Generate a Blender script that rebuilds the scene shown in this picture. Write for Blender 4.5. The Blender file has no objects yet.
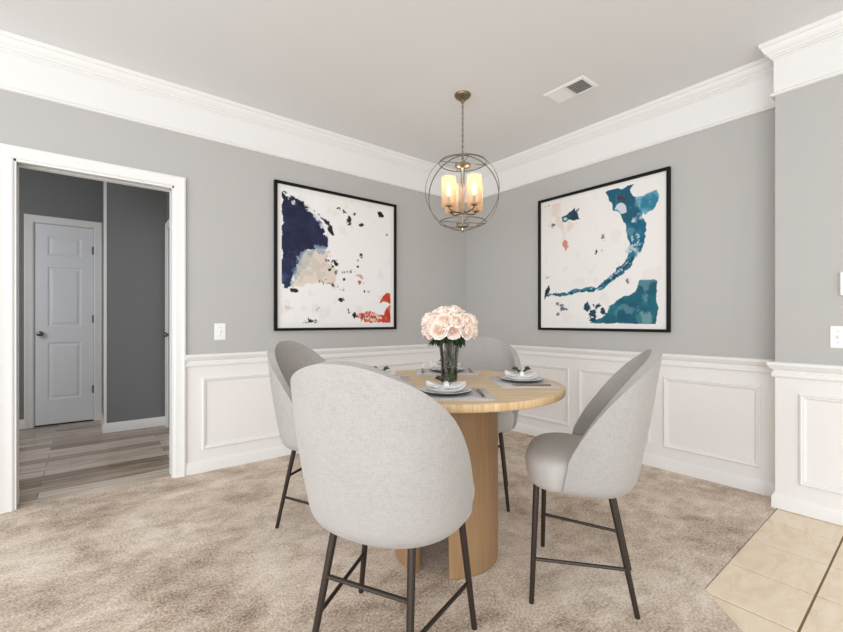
import bpy, math, random
import numpy as np
from mathutils import Vector, Matrix, noise
R = math.radians
PI = math.pi
scene = bpy.context.scene
COL = scene.collection

# ------------------------------------------------------------------ camera, light, exposure
cam_data = bpy.data.cameras.new('camera')
cam_data.sensor_width = 36.0
cam_data.lens = 418.6 / 843 * 36.0
cam_data.shift_y = 5.0 / 843
cam_data.clip_start = 0.02
cam = bpy.data.objects.new('camera', cam_data)
COL.objects.link(cam)
cam.location = (-3.355, -3.382, 1.10)
cam.rotation_euler = (R(90), 0, R(-38.6))
scene.camera = cam

world = bpy.data.worlds.new('world')
scene.world = world
world.use_nodes = True
bg = world.node_tree.nodes['Background']
bg.inputs[0].default_value = (0.88, 0.94, 1.0, 1)
bg.inputs[1].default_value = 0.84

def area(name, loc, target, size, size_y, power, color=(1, 1, 1)):
    d = bpy.data.lights.new(name, 'AREA')
    d.shape = 'RECTANGLE'; d.size = size; d.size_y = size_y
    d.energy = power; d.color = color
    o = bpy.data.objects.new(name, d); COL.objects.link(o)
    o.location = loc
    v = Vector(target) - Vector(loc)
    o.rotation_euler = v.to_track_quat('-Z', 'Y').to_euler()
    return o
area('rear_fill_light', (-5.6, -5.4, 1.35), (-1.2, -1.2, 0.5), 3.2, 1.9, 126, (0.93, 0.965, 1.0))  # added soft light behind the camera, standing in for unseen windows
area('side_fill_light', (-6.1, -2.2, 1.3), (-1.0, -2.0, 0.4), 2.4, 1.7, 60, (0.91, 0.955, 1.0))  # added fill from the left; no window is built there
area('rear_right_fill_light', (-1.4, -5.7, 1.3), (-1.8, -1.0, 0.5), 2.4, 1.7, 16, (0.95, 0.975, 1.0))  # added weak fill from behind on the tiled side, no known source
area('hall_fill_light', (-4.7, 0.9, 1.7), (-3.3, 1.8, 1.0), 0.8, 1.6, 17, (0.96, 0.98, 1.0))  # added to brighten the enclosed hall

vs = scene.view_settings
vs.view_transform = 'Standard'
vs.look = 'None'
vs.gamma = 1.0
vs.use_curve_mapping = False
vs.exposure = 0.0
scene.cycles.max_bounces = 14
scene.cycles.diffuse_bounces = 7
scene.cycles.transparent_max_bounces = 24

# ------------------------------------------------------------------ materials
def srgb(r, g, b):
    def f(c):
        c /= 255.0
        return c / 12.92 if c <= 0.04045 else ((c + 0.055) / 1.055) ** 2.4
    return (f(r), f(g), f(b), 1.0)

class NT:
    """small helper round a material's node tree"""
    def __init__(s, name):
        s.m = bpy.data.materials.new(name); s.m.use_nodes = True
        s.t = s.m.node_tree; s.b = s.t.nodes['Principled BSDF']
        s.out = s.t.nodes['Material Output']
    def n(s, typ, **kw):
        o = s.t.nodes.new(typ)
        for k, v in kw.items():
            if k.startswith('i_'):
                key = k[2:]
                o.inputs[int(key) if key.isdigit() else key.replace('_', ' ')].default_value = v
            else:
                setattr(o, k, v)
        return o
    def l(s, a, ai, b, bi):
        s.t.links.new(a.outputs[ai], b.inputs[bi])
    def coords(s, scale=(1, 1, 1), rot=(0, 0, 0), kind='Object'):
        tc = s.n('ShaderNodeTexCoord'); mp = s.n('ShaderNodeMapping')
        mp.inputs['Scale'].default_value = scale; mp.inputs['Rotation'].default_value = rot
        s.l(tc, kind, mp, 'Vector'); return mp
    def noise(s, mp, scale, detail=3, rough=0.5, dist=0.0):
        o = s.n('ShaderNodeTexNoise'); o.inputs['Scale'].default_value = scale
        o.inputs['Detail'].default_value = detail; o.inputs['Roughness'].default_value = rough
        o.inputs['Distortion'].default_value = dist
        s.l(mp, 0, o, 'Vector'); return o
    def ramp(s, src, si, stops):
        o = s.n('ShaderNodeValToRGB'); e = o.color_ramp.elements
        e[0].position, e[0].color = stops[0]; e[1].position, e[1].color = stops[-1]
        for p, c in stops[1:-1]:
            x = e.new(p); x.color = c
        s.l(src, si, o, 0); return o
    def bump(s, src, si, strength, dist):
        o = s.n('ShaderNodeBump'); o.inputs['Strength'].default_value = strength
        o.inputs['Distance'].default_value = dist
        s.l(src, si, o, 'Height'); s.l(o, 0, s.b, 'Normal'); return o
    def mix(s, a, ai, b, bi, fac=None, fsrc=None, mode='MIX'):
        o = s.n('ShaderNodeMix', data_type='RGBA', blend_type=mode)
        s.l(a, ai, o, 6)
        if isinstance(b, tuple): o.inputs[7].default_value = b
        else: s.l(b, bi, o, 7)
        if fsrc: s.l(fsrc[0], fsrc[1], o, 0)
        else: o.inputs[0].default_value = fac
        return o

def plain(name, col, rough=0.5, metal=0.0, bumps=0.0, bscale=200, spec=0.5, **kw):
    t = NT(name)
    t.b.inputs['Base Color'].default_value = col
    t.b.inputs['Roughness'].default_value = rough
    t.b.inputs['Metallic'].default_value = metal
    t.b.inputs['Specular IOR Level'].default_value = spec
    for k, v in kw.items():
        t.b.inputs[k.replace('_', ' ')].default_value = v
    if bumps:
        nz = t.noise(t.coords(), bscale, 2)
        t.bump(nz, 'Fac', bumps, 0.002)
    return t.m

M = {}
M['wall_paint'] = plain('grey_wall_paint', srgb(186, 184, 181), 0.75, bumps=0.15, bscale=260, spec=0.25)
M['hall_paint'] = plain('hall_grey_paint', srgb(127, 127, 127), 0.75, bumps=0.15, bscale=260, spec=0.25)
M['ceiling_paint'] = plain('ceiling_paint', srgb(228, 229, 229), 0.85, bumps=0.1, bscale=200, spec=0.2)
M['white_trim'] = plain('white_semi_gloss_trim', srgb(234, 233, 231), 0.35, spec=0.4)
M['white_wainscot'] = plain('white_wainscot_paint', srgb(235, 232, 230), 0.5, bumps=0.08, bscale=240, spec=0.3)
M['door_paint'] = plain('door_paint', srgb(232, 234, 238), 0.4, spec=0.4)
M['plastic'] = plain('white_plastic', srgb(240, 239, 236), 0.3)
M['painted_gap_shade'] = plain('painted_gap_shade', srgb(40, 38, 35), 0.8)  # near-black colour that paints shade into slots and gaps
M['nickel'] = plain('brushed_nickel', srgb(178, 168, 152), 0.28, 1.0)
M['champagne'] = plain('champagne_metal', srgb(132, 118, 98), 0.32, 1.0)
M['hardware'] = plain('door_hardware', srgb(120, 112, 104), 0.3, 1.0)
M['black_frame'] = plain('black_frame', srgb(18, 16, 16), 0.5, spec=0.2)
M['bronze'] = plain('dark_bronze_metal', srgb(62, 54, 48), 0.42, 0.6)
M['ceramic'] = plain('white_ceramic', srgb(222, 220, 221), 0.15)
M['ceramic_shaded'] = plain('painted_shade_ceramic', srgb(52, 42, 42), 0.3)  # shadow under the plates, painted as a darker ceramic
M['napkin'] = plain('napkin_cloth', srgb(218, 213, 210), 0.9, bumps=0.3, bscale=500)
M['leaf'] = plain('leaf_green', srgb(38, 62, 34), 0.5, bumps=0.3, bscale=120)
M['stem'] = plain('stem_green', srgb(46, 62, 32), 0.5)
M['copper'] = plain('copper_cutlery', srgb(148, 122, 108), 0.3, 1.0)

def fabric(name, col, amp=0.08, bump=0.5):
    t = NT(name)
    a = t.noise(t.coords((1, 1, 9)), 45, 4, 0.65)
    b = t.noise(t.coords((9, 9, 1)), 38, 4, 0.65)
    c = t.noise(t.coords(), 9, 3, 0.6)
    mx = t.mix(a, 'Color', b, 'Color', 0.5)
    mx2 = t.mix(mx, 2, c, 'Color', 0.12)
    lo = tuple(x * (1 - amp * 2.4) for x in col[:3]) + (1,)
    hi = tuple(min(1, x * (1 + amp * 1.8)) for x in col[:3]) + (1,)
    r = t.ramp(mx2, 2, [(0.36, lo), (0.5, col), (0.64, hi)])
    t.l(r, 0, t.b, 'Base Color')
    t.b.inputs['Roughness'].default_value = 0.92
    t.b.inputs['Specular IOR Level'].default_value = 0.15
    t.b.inputs['Sheen Weight'].default_value = 0.15
    t.bump(mx, 2, bump, 0.0015)
    return t.m
M['linen'] = fabric('light_grey_linen', srgb(169, 165, 161), 0.085, 0.3)
M['seat_cloth'] = fabric('light_grey_seat_cloth', srgb(186, 182, 178), 0.03, 0.2)
M['placemat'] = fabric('grey_placemat_weave', srgb(186, 181, 180), 0.08, 0.6)

def carpet_mat():
    t = NT('beige_plush_carpet')
    mp = t.coords()
    big = t.noise(mp, 1.6, 4, 0.55, 0.6)
    mid = t.noise(t.coords((1, 1.25, 1), (0, 0, R(20))), 7.0, 6, 0.65, 0.3)
    tuft = t.noise(mp, 95, 4, 0.75)
    fine = t.noise(mp, 330, 2, 0.7)
    f1 = t.mix(big, 'Fac', mid, 'Fac', 0.5)
    f2 = t.mix(f1, 2, tuft, 'Fac', 0.45)
    r = t.ramp(f2, 2, [(0.385, srgb(122, 100, 80)), (0.445, srgb(184, 162, 141)), (0.52, srgb(226, 207, 188)), (0.60, srgb(252, 240, 227))])
    t.l(r, 0, t.b, 'Base Color')
    t.b.inputs['Roughness'].default_value = 1.0
    t.b.inputs['Specular IOR Level'].default_value = 0.05
    t.b.inputs['Sheen Weight'].default_value = 0.2
    b1 = t.mix(tuft, 'Fac', fine, 'Fac', 0.4)
    b2 = t.mix(b1, 2, mid, 'Fac', 0.35)
    t.bump(b2, 2, 0.9, 0.018)
    return t.m
M['carpet'] = carpet_mat()

def tile_mat():
    t = NT('beige_ceramic_tile')
    a = t.noise(t.coords((1, 2.5, 1)), 5, 5, 0.6, 1.2)
    r = t.ramp(a, 'Fac', [(0.3, srgb(220, 200, 172)), (0.5, srgb(232, 214, 189)), (0.7, srgb(238, 224, 204))])
    t.l(r, 0, t.b, 'Base Color')
    t.b.inputs['Roughness'].default_value = 0.35
    t.bump(a, 'Fac', 0.15, 0.004)
    return t.m
M['tile'] = tile_mat()
M['grout'] = plain('brown_grout', srgb(140, 116, 90), 0.9, bumps=0.4)

def plank_mat():
    t = NT('grey_brown_wood_plank')
    br = t.n('ShaderNodeTexBrick')
    mp = t.coords()
    t.l(mp, 0, br, 'Vector')
    br.inputs['Scale'].default_value = 1.0
    br.inputs['Brick Width'].default_value = 1.2
    br.inputs['Row Height'].default_value = 0.125
    br.inputs['Mortar Size'].default_value = 0.003
    br.inputs['Color1'].default_value = (0.1, 0.1, 0.1, 1)
    br.inputs['Color2'].default_value = (0.9, 0.9, 0.9, 1)
    br.inputs['Mortar'].default_value = (0.0, 0.0, 0.0, 1)
    br.offset = 0.37
    g = t.noise(t.coords((0.9, 16, 1)), 3.0, 6, 0.65, 0.6)
    f = t.mix(g, 'Fac', br, 'Color', 0.33)
    r = t.ramp(f, 2, [(0.28, srgb(96, 76, 60)), (0.42, srgb(150, 128, 108)), (0.54, srgb(188, 170, 152)), (0.68, srgb(222, 210, 196))])
    t.l(r, 0, t.b, 'Base Color')
    t.b.inputs['Roughness'].default_value = 0.24
    t.bump(g, 'Fac', 0.04, 0.001)
    return t.m
M['planks'] = plank_mat()

def wood(name, cols, scale=(1, 18, 1), rough=0.45, base=4.0, kind='Object'):
    t = NT(name)
    g = t.noise(t.coords(scale, kind=kind), base, 6, 0.65, 0.5)
    r = t.ramp(g, 'Fac', [(0.3, srgb(*cols[0])), (0.5, srgb(*cols[1])), (0.72, srgb(*cols[2]))])
    t.l(r, 0, t.b, 'Base Color')
    t.b.inputs['Roughness'].default_value = rough
    t.b.inputs['Specular IOR Level'].default_value = 0.35
    t.bump(g, 'Fac', 0.08, 0.002)
    return t.m
M['oak_top'] = wood('light_oak_top', ((192, 166, 130), (212, 188, 153), (224, 204, 172)), (1.2, 9, 1))
M['oak_edge'] = wood('light_oak_edge', ((182, 148, 106), (208, 178, 136), (224, 198, 160)), (16, 16, 1), 0.5, 5.0)
M['oak_leg'] = wood('oak_pedestal', ((148, 116, 82), (156, 124, 90), (164, 132, 97)), (14, 14, 0.7), 0.5, 4.0)

def petal_mat(name, outer, inner):
    t = NT(name)
    t.b.inputs['Base Color'].default_value = outer
    t.b.inputs['Roughness'].default_value = 0.75
    t.b.inputs['Subsurface Weight'].default_value = 0.25
    t.b.inputs['Subsurface Radius'].default_value = (0.02, 0.01, 0.008)
    t.b.inputs['Subsurface Scale'].default_value = 0.3
    nz = t.noise(t.coords(), 60, 2)
    r = t.ramp(nz, 'Fac', [(0.35, outer), (0.65, inner)])
    t.l(r, 0, t.b, 'Base Color')
    return t.m
M['petal'] = petal_mat('pale_pink_petal', srgb(252, 238, 228), srgb(252, 230, 216))
M['petal_inner'] = petal_mat('peach_petal', srgb(251, 230, 213), srgb(247, 218, 198))

def clear_glass(name, tint, refl=0.9, base=0.06):
    t = NT(name)
    t.t.nodes.remove(t.b)
    tr = t.n('ShaderNodeBsdfTransparent'); tr.inputs[0].default_value = tint
    gl = t.n('ShaderNodeBsdfGlossy'); gl.inputs['Roughness'].default_value = 0.03
    lw = t.n('ShaderNodeLayerWeight'); lw.inputs[0].default_value = 0.35
    mt = t.n('ShaderNodeMath', operation='MULTIPLY_ADD'); t.l(lw, 'Fresnel', mt, 0)
    mt.inputs[1].default_value = refl; mt.inputs[2].default_value = base
    mx = t.n('ShaderNodeMixShader'); t.l(mt, 0, mx, 0)
    t.l(tr, 0, mx, 1); t.l(gl, 0, mx, 2); t.l(mx, 0, t.out, 0)
    return t.m
M['glass'] = clear_glass('clear_glass', (0.93, 0.95, 0.94, 1))
M['water'] = clear_glass('vase_water', (0.80, 0.83, 0.74, 1), 0.3, 0.02)

def shade_glass():
    t = NT('frosted_amber_glass')
    t.t.nodes.remove(t.b)
    tr = t.n('ShaderNodeBsdfTransparent'); tr.inputs[0].default_value = (1.0, 0.93, 0.84, 1)
    tl = t.n('ShaderNodeBsdfTranslucent'); tl.inputs[0].default_value = (1.0, 0.80, 0.60, 1)
    df = t.n('ShaderNodeBsdfDiffuse'); df.inputs[0].default_value = (0.95, 0.9, 0.82, 1)
    m1 = t.n('ShaderNodeMixShader'); m1.inputs[0].default_value = 0.6
    t.l(df, 0, m1, 1); t.l(tl, 0, m1, 2)
    m2 = t.n('ShaderNodeMixShader'); m2.inputs[0].default_value = 0.62
    t.l(m1, 0, m2, 1); t.l(tr, 0, m2, 2); t.l(m2, 0, t.out, 0)
    return t.m
M['shade'] = shade_glass()
def bulb_mat():
    t = NT('glowing_bulb')
    t.b.inputs['Base Color'].default_value = (1, 0.9, 0.75, 1)
    t.b.inputs['Emission Color'].default_value = (1.0, 0.88, 0.70, 1)
    t.b.inputs['Emission Strength'].default_value = 3.2
    return t.m
M['bulb'] = bulb_mat()

# ------------------------------------------------------------------ mesh helpers
class MB:
    """collects geometry, then links it as ONE mesh object"""
    def __init__(s): s.v = []; s.f = []; s.mi = []
    def add(s, verts, faces, mi=0):
        o = len(s.v); s.v += [tuple(p) for p in verts]
        s.f += [tuple(i + o for i in f) for f in faces]; s.mi += [mi] * len(faces); return s
    def box(s, x0, x1, y0, y1, z0, z1, mi=0):
        v = [(x, y, z) for z in (z0, z1) for y in (y0, y1) for x in (x0, x1)]
        return s.add(v, [(0, 2, 3, 1), (4, 5, 7, 6), (0, 1, 5, 4), (2, 6, 7, 3), (0, 4, 6, 2), (1, 3, 7, 5)], mi)
    def lathe(s, prof, n=32, c=(0, 0, 0), mi=0, closed=False):
        """prof: list of (r, z) bottom to top; zero radius ends are closed by fans"""
        v = []; f = []; rings = []
        for r, z in prof:
            if r < 1e-7:
                rings.append([len(v)]); v.append((c[0], c[1], c[2] + z))
            else:
                rings.append(list(range(len(v), len(v) + n)))
                v += [(c[0] + r * math.cos(2 * PI * i / n), c[1] + r * math.sin(2 * PI * i / n), c[2] + z) for i in range(n)]
        pr = list(zip(rings, rings[1:]))
        if closed: pr.append((rings[-1], rings[0]))
        for a, b in pr:
            for i in range(n):
                j = (i + 1) % n
                if len(a) == 1 and len(b) == 1: continue
                if len(a) == 1: f.append((a[0], b[j], b[i]))
                elif len(b) == 1: f.append((a[i], a[j], b[0]))
                else: f.append((a[i], a[j], b[j], b[i]))
        return s.add(v, f, mi)
    def tube(s, pts, rad, n=10, closed=False, flat=None, mi=0, caps=True):
        """rad a number or list; flat=(w,h) gives a rectangular strip section"""
        P = [Vector(p) for p in pts]; m = len(P)
        v = []; f = []
        prev = None
        for i, p in enumerate(P):
            if closed: t = (P[(i + 1) % m] - P[i - 1]).normalized()
            else: t = (P[min(i + 1, m - 1)] - P[max(i - 1, 0)]).normalized()
            if prev is None:
                up = Vector((0, 0, 1)) if abs(t.z) < 0.9 else Vector((0, 1, 0))
                a = t.cross(up).normalized()
            else:
                a = (prev - t * prev.dot(t)).normalized()
            prev = a; b = t.cross(a)
            r = rad[i] if isinstance(rad, (list, tuple)) else rad
            if flat:
                w, h = flat
                for su, sv in ((-1, -1), (1, -1), (1, 1), (-1, 1)): v.append(p + a * su * w / 2 + b * sv * h / 2)
            else:
                for k in range(n):
                    q = 2 * PI * k / n; v.append(p + a * math.cos(q) * r + b * math.sin(q) * r)
        n = 4 if flat else n
        for i in range(m if closed else m - 1):
            j = (i + 1) % m
            for k in range(n):
                l = (k + 1) % n; f.append((i * n + k, i * n + l, j * n + l, j * n + k))
        if not closed and caps:
            f.append(tuple(range(n))[::-1]); f.append(tuple((m - 1) * n + k for k in range(n)))
        return s.add(v, f, mi)
    def loops(s, L, cap0=True, cap1=True, mi=0):
        n = len(L[0]); v = [p for l in L for p in l]; f = []
        for i in range(len(L) - 1):
            for k in range(n):
                l = (k + 1) % n; f.append((i * n + k, i * n + l, (i + 1) * n + l, (i + 1) * n + k))
        if cap0: f.append(tuple(range(n))[::-1])
        if cap1: f.append(tuple((len(L) - 1) * n + k for k in range(n)))
        return s.add(v, f, mi)
    def build(s, name, mat, parent=None, smooth=True, angle=35, bevel=0, subsurf=0, solidify=0):
        me = bpy.data.meshes.new(name)
        me.from_pydata(s.v, [], s.f)
        mats = mat if isinstance(mat, (list, tuple)) else [mat]
        for m in mats: me.materials.append(m)
        if len(mats) > 1: me.polygons.foreach_set('material_index', s.mi)
        import bmesh
        bm = bmesh.new(); bm.from_mesh(me)
        bmesh.ops.recalc_face_normals(bm, faces=bm.faces); bm.to_mesh(me); bm.free()
        if smooth:
            me.polygons.foreach_set('use_smooth', [True] * len(me.polygons))
            if angle: me.set_sharp_from_angle(angle=R(angle))
        o = bpy.data.objects.new(name, me); COL.objects.link(o)
        if parent: o.parent = parent
        if solidify:
            md = o.modifiers.new('solidify', 'SOLIDIFY'); md.thickness = solidify; md.offset = 0
        if bevel:
            md = o.modifiers.new('bevel', 'BEVEL'); md.width = bevel; md.segments = 2; md.limit_method = 'ANGLE'
        if subsurf:
            md = o.modifiers.new('subsurf', 'SUBSURF'); md.levels = subsurf; md.render_levels = subsurf
        return o

def tag(o, label, cat, group=None):
    o['label'] = label; o['category'] = cat
    if group: o['group'] = group
    return o
def thing(name, label, cat, loc=(0, 0, 0), rz=0.0, group=None):
    o = bpy.data.objects.new(name, None); COL.objects.link(o)
    o.location = loc; o.rotation_euler = (0, 0, rz); o.empty_display_size = 0.1
    return tag(o, label, cat, group)
def struct(o):
    o['kind'] = 'structure'; return o
def copy_tree(o, parent=None):
    c = o.copy(); COL.objects.link(c); c.parent = parent
    for ch in [x for x in bpy.data.objects if x.parent == o]:
        copy_tree(ch, c)
    return c

def sweep(mb, path, prof, closed=False, mi=0):
    """path: 2D points (x,y); prof: closed list of (offset to the LEFT of travel, z); mitred joints"""
    n = len(path); m = len(prof); L = []
    for i in range(n):
        p = Vector(path[i])
        def nrm(a, b):
            d = (Vector(b) - Vector(a)).normalized(); return Vector((-d.y, d.x))
        if closed or 0 < i < n - 1:
            n0 = nrm(path[i - 1], path[i]); n1 = nrm(path[i], path[(i + 1) % n])
            mvec = (n0 + n1); mvec = mvec / mvec.dot(n0) if mvec.dot(n0) > 1e-6 else n0
        elif i == 0: mvec = nrm(path[0], path[1])
        else: mvec = nrm(path[-2], path[-1])
        L.append([(p.x + mvec.x * o, p.y + mvec.y * o, z) for o, z in prof])
    if closed: L.append(L[0])
    return mb.loops(L, not closed, not closed, mi)

def frame_on_wall(mb, c0, ux, w, h, z0, prof, nrm, mi=0):
    """rectangular moulding: c0 lower-left 2D corner on wall, ux 2D dir along the wall, nrm 2D normal;
    prof: closed list of (inset towards the middle, projection)"""
    L = []
    for (a, b, sa, sb) in ((0, 0, 1, 1), (w, 0, -1, 1), (w, h, -1, -1), (0, h, 1, -1), (0, 0, 1, 1)):
        L.append([(c0[0] + ux[0] * (a + sa * i) + nrm[0] * p, c0[1] + ux[1] * (a + sa * i) + nrm[1] * p, z0 + b + sb * i) for i, p in prof])
    return mb.loops(L, False, False, mi)

# ------------------------------------------------------------------ room shell
CEIL = 2.74; RAIL = 0.82; PX = -0.175; PY = -2.752
OX0, OX1, OZ = -3.690, -2.879, 2.045      # cased opening in the left wall
XL, YB = -6.6, -6.2
def wall_seg(mb, x0, x1, y0, y1, z0=0.0, z1=CEIL):
    if z0 < RAIL < z1:
        mb.box(x0, x1, y0, y1, z0, RAIL, 1); mb.box(x0, x1, y0, y1, RAIL, z1, 0)
    else: mb.box(x0, x1, y0, y1, z0, z1, 0 if z0 >= RAIL else 1)
mb = MB()
wall_seg(mb, XL, OX0, 0, 0.12); wall_seg(mb, OX1, 0.12, 0, 0.12)
mb.box(OX0, OX1, 0, 0.12, OZ, CEIL, 0)
struct(mb.build('wall_left', [M['wall_paint'], M['white_wainscot']], smooth=False))
mb = MB()
wall_seg(mb, 0, 0.12, PY, 0); struct(mb.build('wall_right', [M['wall_paint'], M['white_wainscot']], smooth=False))
mb = MB()
wall_seg(mb, PX, 0.12, YB, PY); struct(mb.build('wall_projecting', [M['wall_paint'], M['white_wainscot']], smooth=False))
mb = MB(); mb.box(XL, 0.12, YB, 2.62, CEIL, CEIL + 0.1)
struct(mb.build('ceiling', M['ceiling_paint'], smooth=False))
# floors
mb = MB(); mb.box(XL, 0.12, YB, 2.62, -0.12, -0.02)
struct(mb.build('floor_base', M['grout'], smooth=False))
mb = MB()
TX = -1.37
car = [(XL, 0.06), (OX1 + 0.0, 0.06), (OX1, 0.0), (0.0, 0.0), (0.0, PY), (PX, PY - 0.008), (TX, PY - 0.008), (TX - 3.4, PY - 3.408), (XL, PY - 3.408)]
mb.loops([[(x, y, -0.02) for x, y in car], [(x, y, 0.0) for x, y in car]])
struct(mb.build('floor_carpet', M['carpet'], smooth=False))
mb = MB()
T0X, T0Y, TP = -0.418, -3.055, 0.3235
def clip(poly, f):
    out = []
    for i in range(len(poly)):
        a, b = poly[i - 1], poly[i]; fa, fb = f(a), f(b)
        if (fa >= 0) != (fb >= 0):
            t = fa / (fa - fb); out.append((a[0] + (b[0] - a[0]) * t, a[1] + (b[1] - a[1]) * t))
        if fb >= 0: out.append(b)
    return out
for i in range(-14, 3):
    for j in range(-10, 1):
        g = 0.0042
        x0, x1 = T0X + i * TP + g, T0X + (i + 1) * TP - g
        y0, y1 = T0Y + j * TP + g, T0Y + (j + 1) * TP - g
        y1 = min(y1, PY - 0.012); x1 = min(x1, PX); y0 = max(y0, YB)
        if x1 - x0 < 0.01 or y1 - y0 < 0.01: continue
        p = clip([(x0, y0), (x1, y0), (x1, y1), (x0, y1)], lambda q: (q[0] - q[1]) - (TX - PY) - 0.012)
        if len(p) < 3: continue
        mb.loops([[(x, y, -0.02) for x, y in p], [(x, y, -0.003) for x, y in p]])
struct(mb.build('floor_tile', M['tile'], smooth=False, bevel=0.0015))
# grout sits between the tiles
g = MB(); gp = clip([(TX - 3.4, YB), (PX, YB), (PX, PY - 0.008), (TX - 3.4, PY - 0.008)], lambda q: (q[0] - q[1]) - (TX - PY))
g.loops([[(x, y, -0.02) for x, y in gp], [(x, y, -0.0075) for x, y in gp]])
struct(g.build('floor_grout', M['grout'], smooth=False))
mb = MB(); mb.box(-5.2, -2.6, 0.06, 2.5, -0.02, -0.002)
struct(mb.build('floor_hall', M['planks'], smooth=False))
# hall walls
HY, HG, HX = 2.5, 1.765, -2.70
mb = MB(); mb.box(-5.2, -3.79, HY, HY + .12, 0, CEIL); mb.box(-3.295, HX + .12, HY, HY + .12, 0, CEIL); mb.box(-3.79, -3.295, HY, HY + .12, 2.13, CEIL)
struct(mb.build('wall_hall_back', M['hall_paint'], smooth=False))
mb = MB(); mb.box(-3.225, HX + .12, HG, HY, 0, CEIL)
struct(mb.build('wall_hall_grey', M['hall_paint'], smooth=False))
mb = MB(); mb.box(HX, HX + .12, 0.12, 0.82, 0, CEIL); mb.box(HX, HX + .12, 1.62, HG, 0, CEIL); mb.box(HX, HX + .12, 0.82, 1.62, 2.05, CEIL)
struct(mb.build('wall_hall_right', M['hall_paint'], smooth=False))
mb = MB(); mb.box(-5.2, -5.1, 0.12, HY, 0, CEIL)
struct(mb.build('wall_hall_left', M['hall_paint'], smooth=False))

# ---- crown, frieze, rails, bases: travel so that the room lies on the LEFT of the path
PATH = [(PX, YB), (PX, PY), (0, PY), (0, 0), (XL, 0)]
crown = [(0, 2.735), (0, 2.640), (0.012, 2.640), (0.013, 2.648), (0.020, 2.650), (0.021, 2.659), (0.029, 2.662), (0.031, 2.672), (0.042, 2.682), (0.050, 2.698), (0.055, 2.712), (0.063, 2.715), (0.065, 2.727), (0.065, 2.7395), (0, 2.7395)]
mb = MB(); sweep(mb, PATH, crown[1:]); struct(mb.build('trim_crown', M['white_trim'], angle=25))
frz = [(0, 2.645), (0, 2.428), (0.012, 2.428), (0.019, 2.433), (0.019, 2.442), (0.012, 2.448), (0.006, 2.454), (0.006, 2.645)]
mb = MB(); sweep(mb, PATH, frz); struct(mb.build('trim_frieze', M['white_trim'], angle=25))
rail = [(0, 0.860), (0, 0.770), (0.010, 0.770), (0.016, 0.778), (0.016, 0.796), (0.008, 0.803), (0.008, 0.812), (0.020, 0.820), (0.028, 0.834), (0.034, 0.842), (0.034, 0.854), (0.028, 0.860)]
mb = MB(); sweep(mb, PATH[:-1] + [(OX1 + 0.07, 0)], rail); struct(mb.build('trim_chair_rail', M['white_trim'], angle=25))
base = [(0, 0.085), (0, 0.0), (0.016, 0.0), (0.016, 0.062), (0.012, 0.074), (0.006, 0.085)]
mb = MB(); sweep(mb, PATH[:-1] + [(OX1 + 0.07, 0)], base); struct(mb.build('baseboard_room', M['white_trim'], angle=25))
mb = MB(); sweep(mb, [(OX0 - 0.07, 0), (XL, 0)], base); sweep(mb, [(OX0 - 0.07, 0), (XL, 0)], rail)
struct(mb.build('baseboard_left', M['white_trim'], angle=25))
# panel mouldings on the wainscot
pm = [(0, 0), (0, 0.012), (0.008, 0.017), (0.014, 0.012), (0.020, 0.012), (0.026, 0.007), (0.030, 0)]
k = 1
def panel(c0, ux, w, nrm):
    global k
    m_ = MB(); frame_on_wall(m_, c0, ux, w, 0.52, 0.165, pm, nrm)
    struct(m_.build('trim_%d' % k, M['white_trim'], angle=25)); k += 1
for x0, x1 in ((-2.702, -2.06), (-1.965, -1.33), (-1.235, -0.62), (-0.53, -0.09)):
    panel((x0, 0), (1, 0), x1 - x0, (0, -1))
for y0, y1 in ((-0.60, -0.10), (-1.292, -0.69), (-1.974, -1.385), (-2.645, -2.073)):
    panel((0, y0), (0, 1), y1 - y0, (-1, 0))
panel((PX, -3.46), (0, 1), 0.60, (-1, 0)); panel((PX, -4.2), (0, 1), 0.64, (-1, 0))

# ---- cased opening
cp = [(0, 0), (0, 0.020), (0.010, 0.024), (0.022, 0.020), (0.050, 0.014), (0.062, 0.014), (0.070, 0.010), (0.070, 0)]
def casing(name, x0, x1, z1, y, ny, m=M['white_trim'], wdt=0.07):
    m_ = MB(); L = []
    for (a, b, sa, sb) in ((x0, 0, -1, 0), (x0, z1, -1, 1), (x1, z1, 1, 1), (x1, 0, 1, 0)):
        L.append([(a + sa * (wdt - i * wdt / .07), y + ny * p, b + sb * (wdt - i * wdt / .07)) for i, p in cp])
    m_.loops(L); return struct(m_.build(name, m, angle=25))
casing('trim_opening', OX0, OX1, OZ, 0, -1)
casing('trim_opening_hall', OX0, OX1, OZ, 0.12, 1)
mb = MB()
# jamb boards with a pocket slot between them
for a, b in ((-0.004, 0.036), (0.078, 0.124)):
    mb.box(OX0, OX0 + 0.012, a, b, 0, OZ); mb.box(OX1 - 0.012, OX1, a, b, 0, OZ); mb.box(OX0, OX1, a, b, OZ - 0.014, OZ)
mb.box(OX0, OX0 + 0.003, 0.036, 0.078, 0, OZ, 1); mb.box(OX1 - 0.003, OX1, 0.036, 0.078, 0, OZ, 1); mb.box(OX0 + .012, OX1 - .012, 0.036, 0.078, OZ - 0.003, OZ, 1)  # dark strips paint the shade inside the slot
struct(mb.build('trim_jamb', [M['white_trim'], M['painted_gap_shade']], smooth=False, bevel=0.001))

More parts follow.
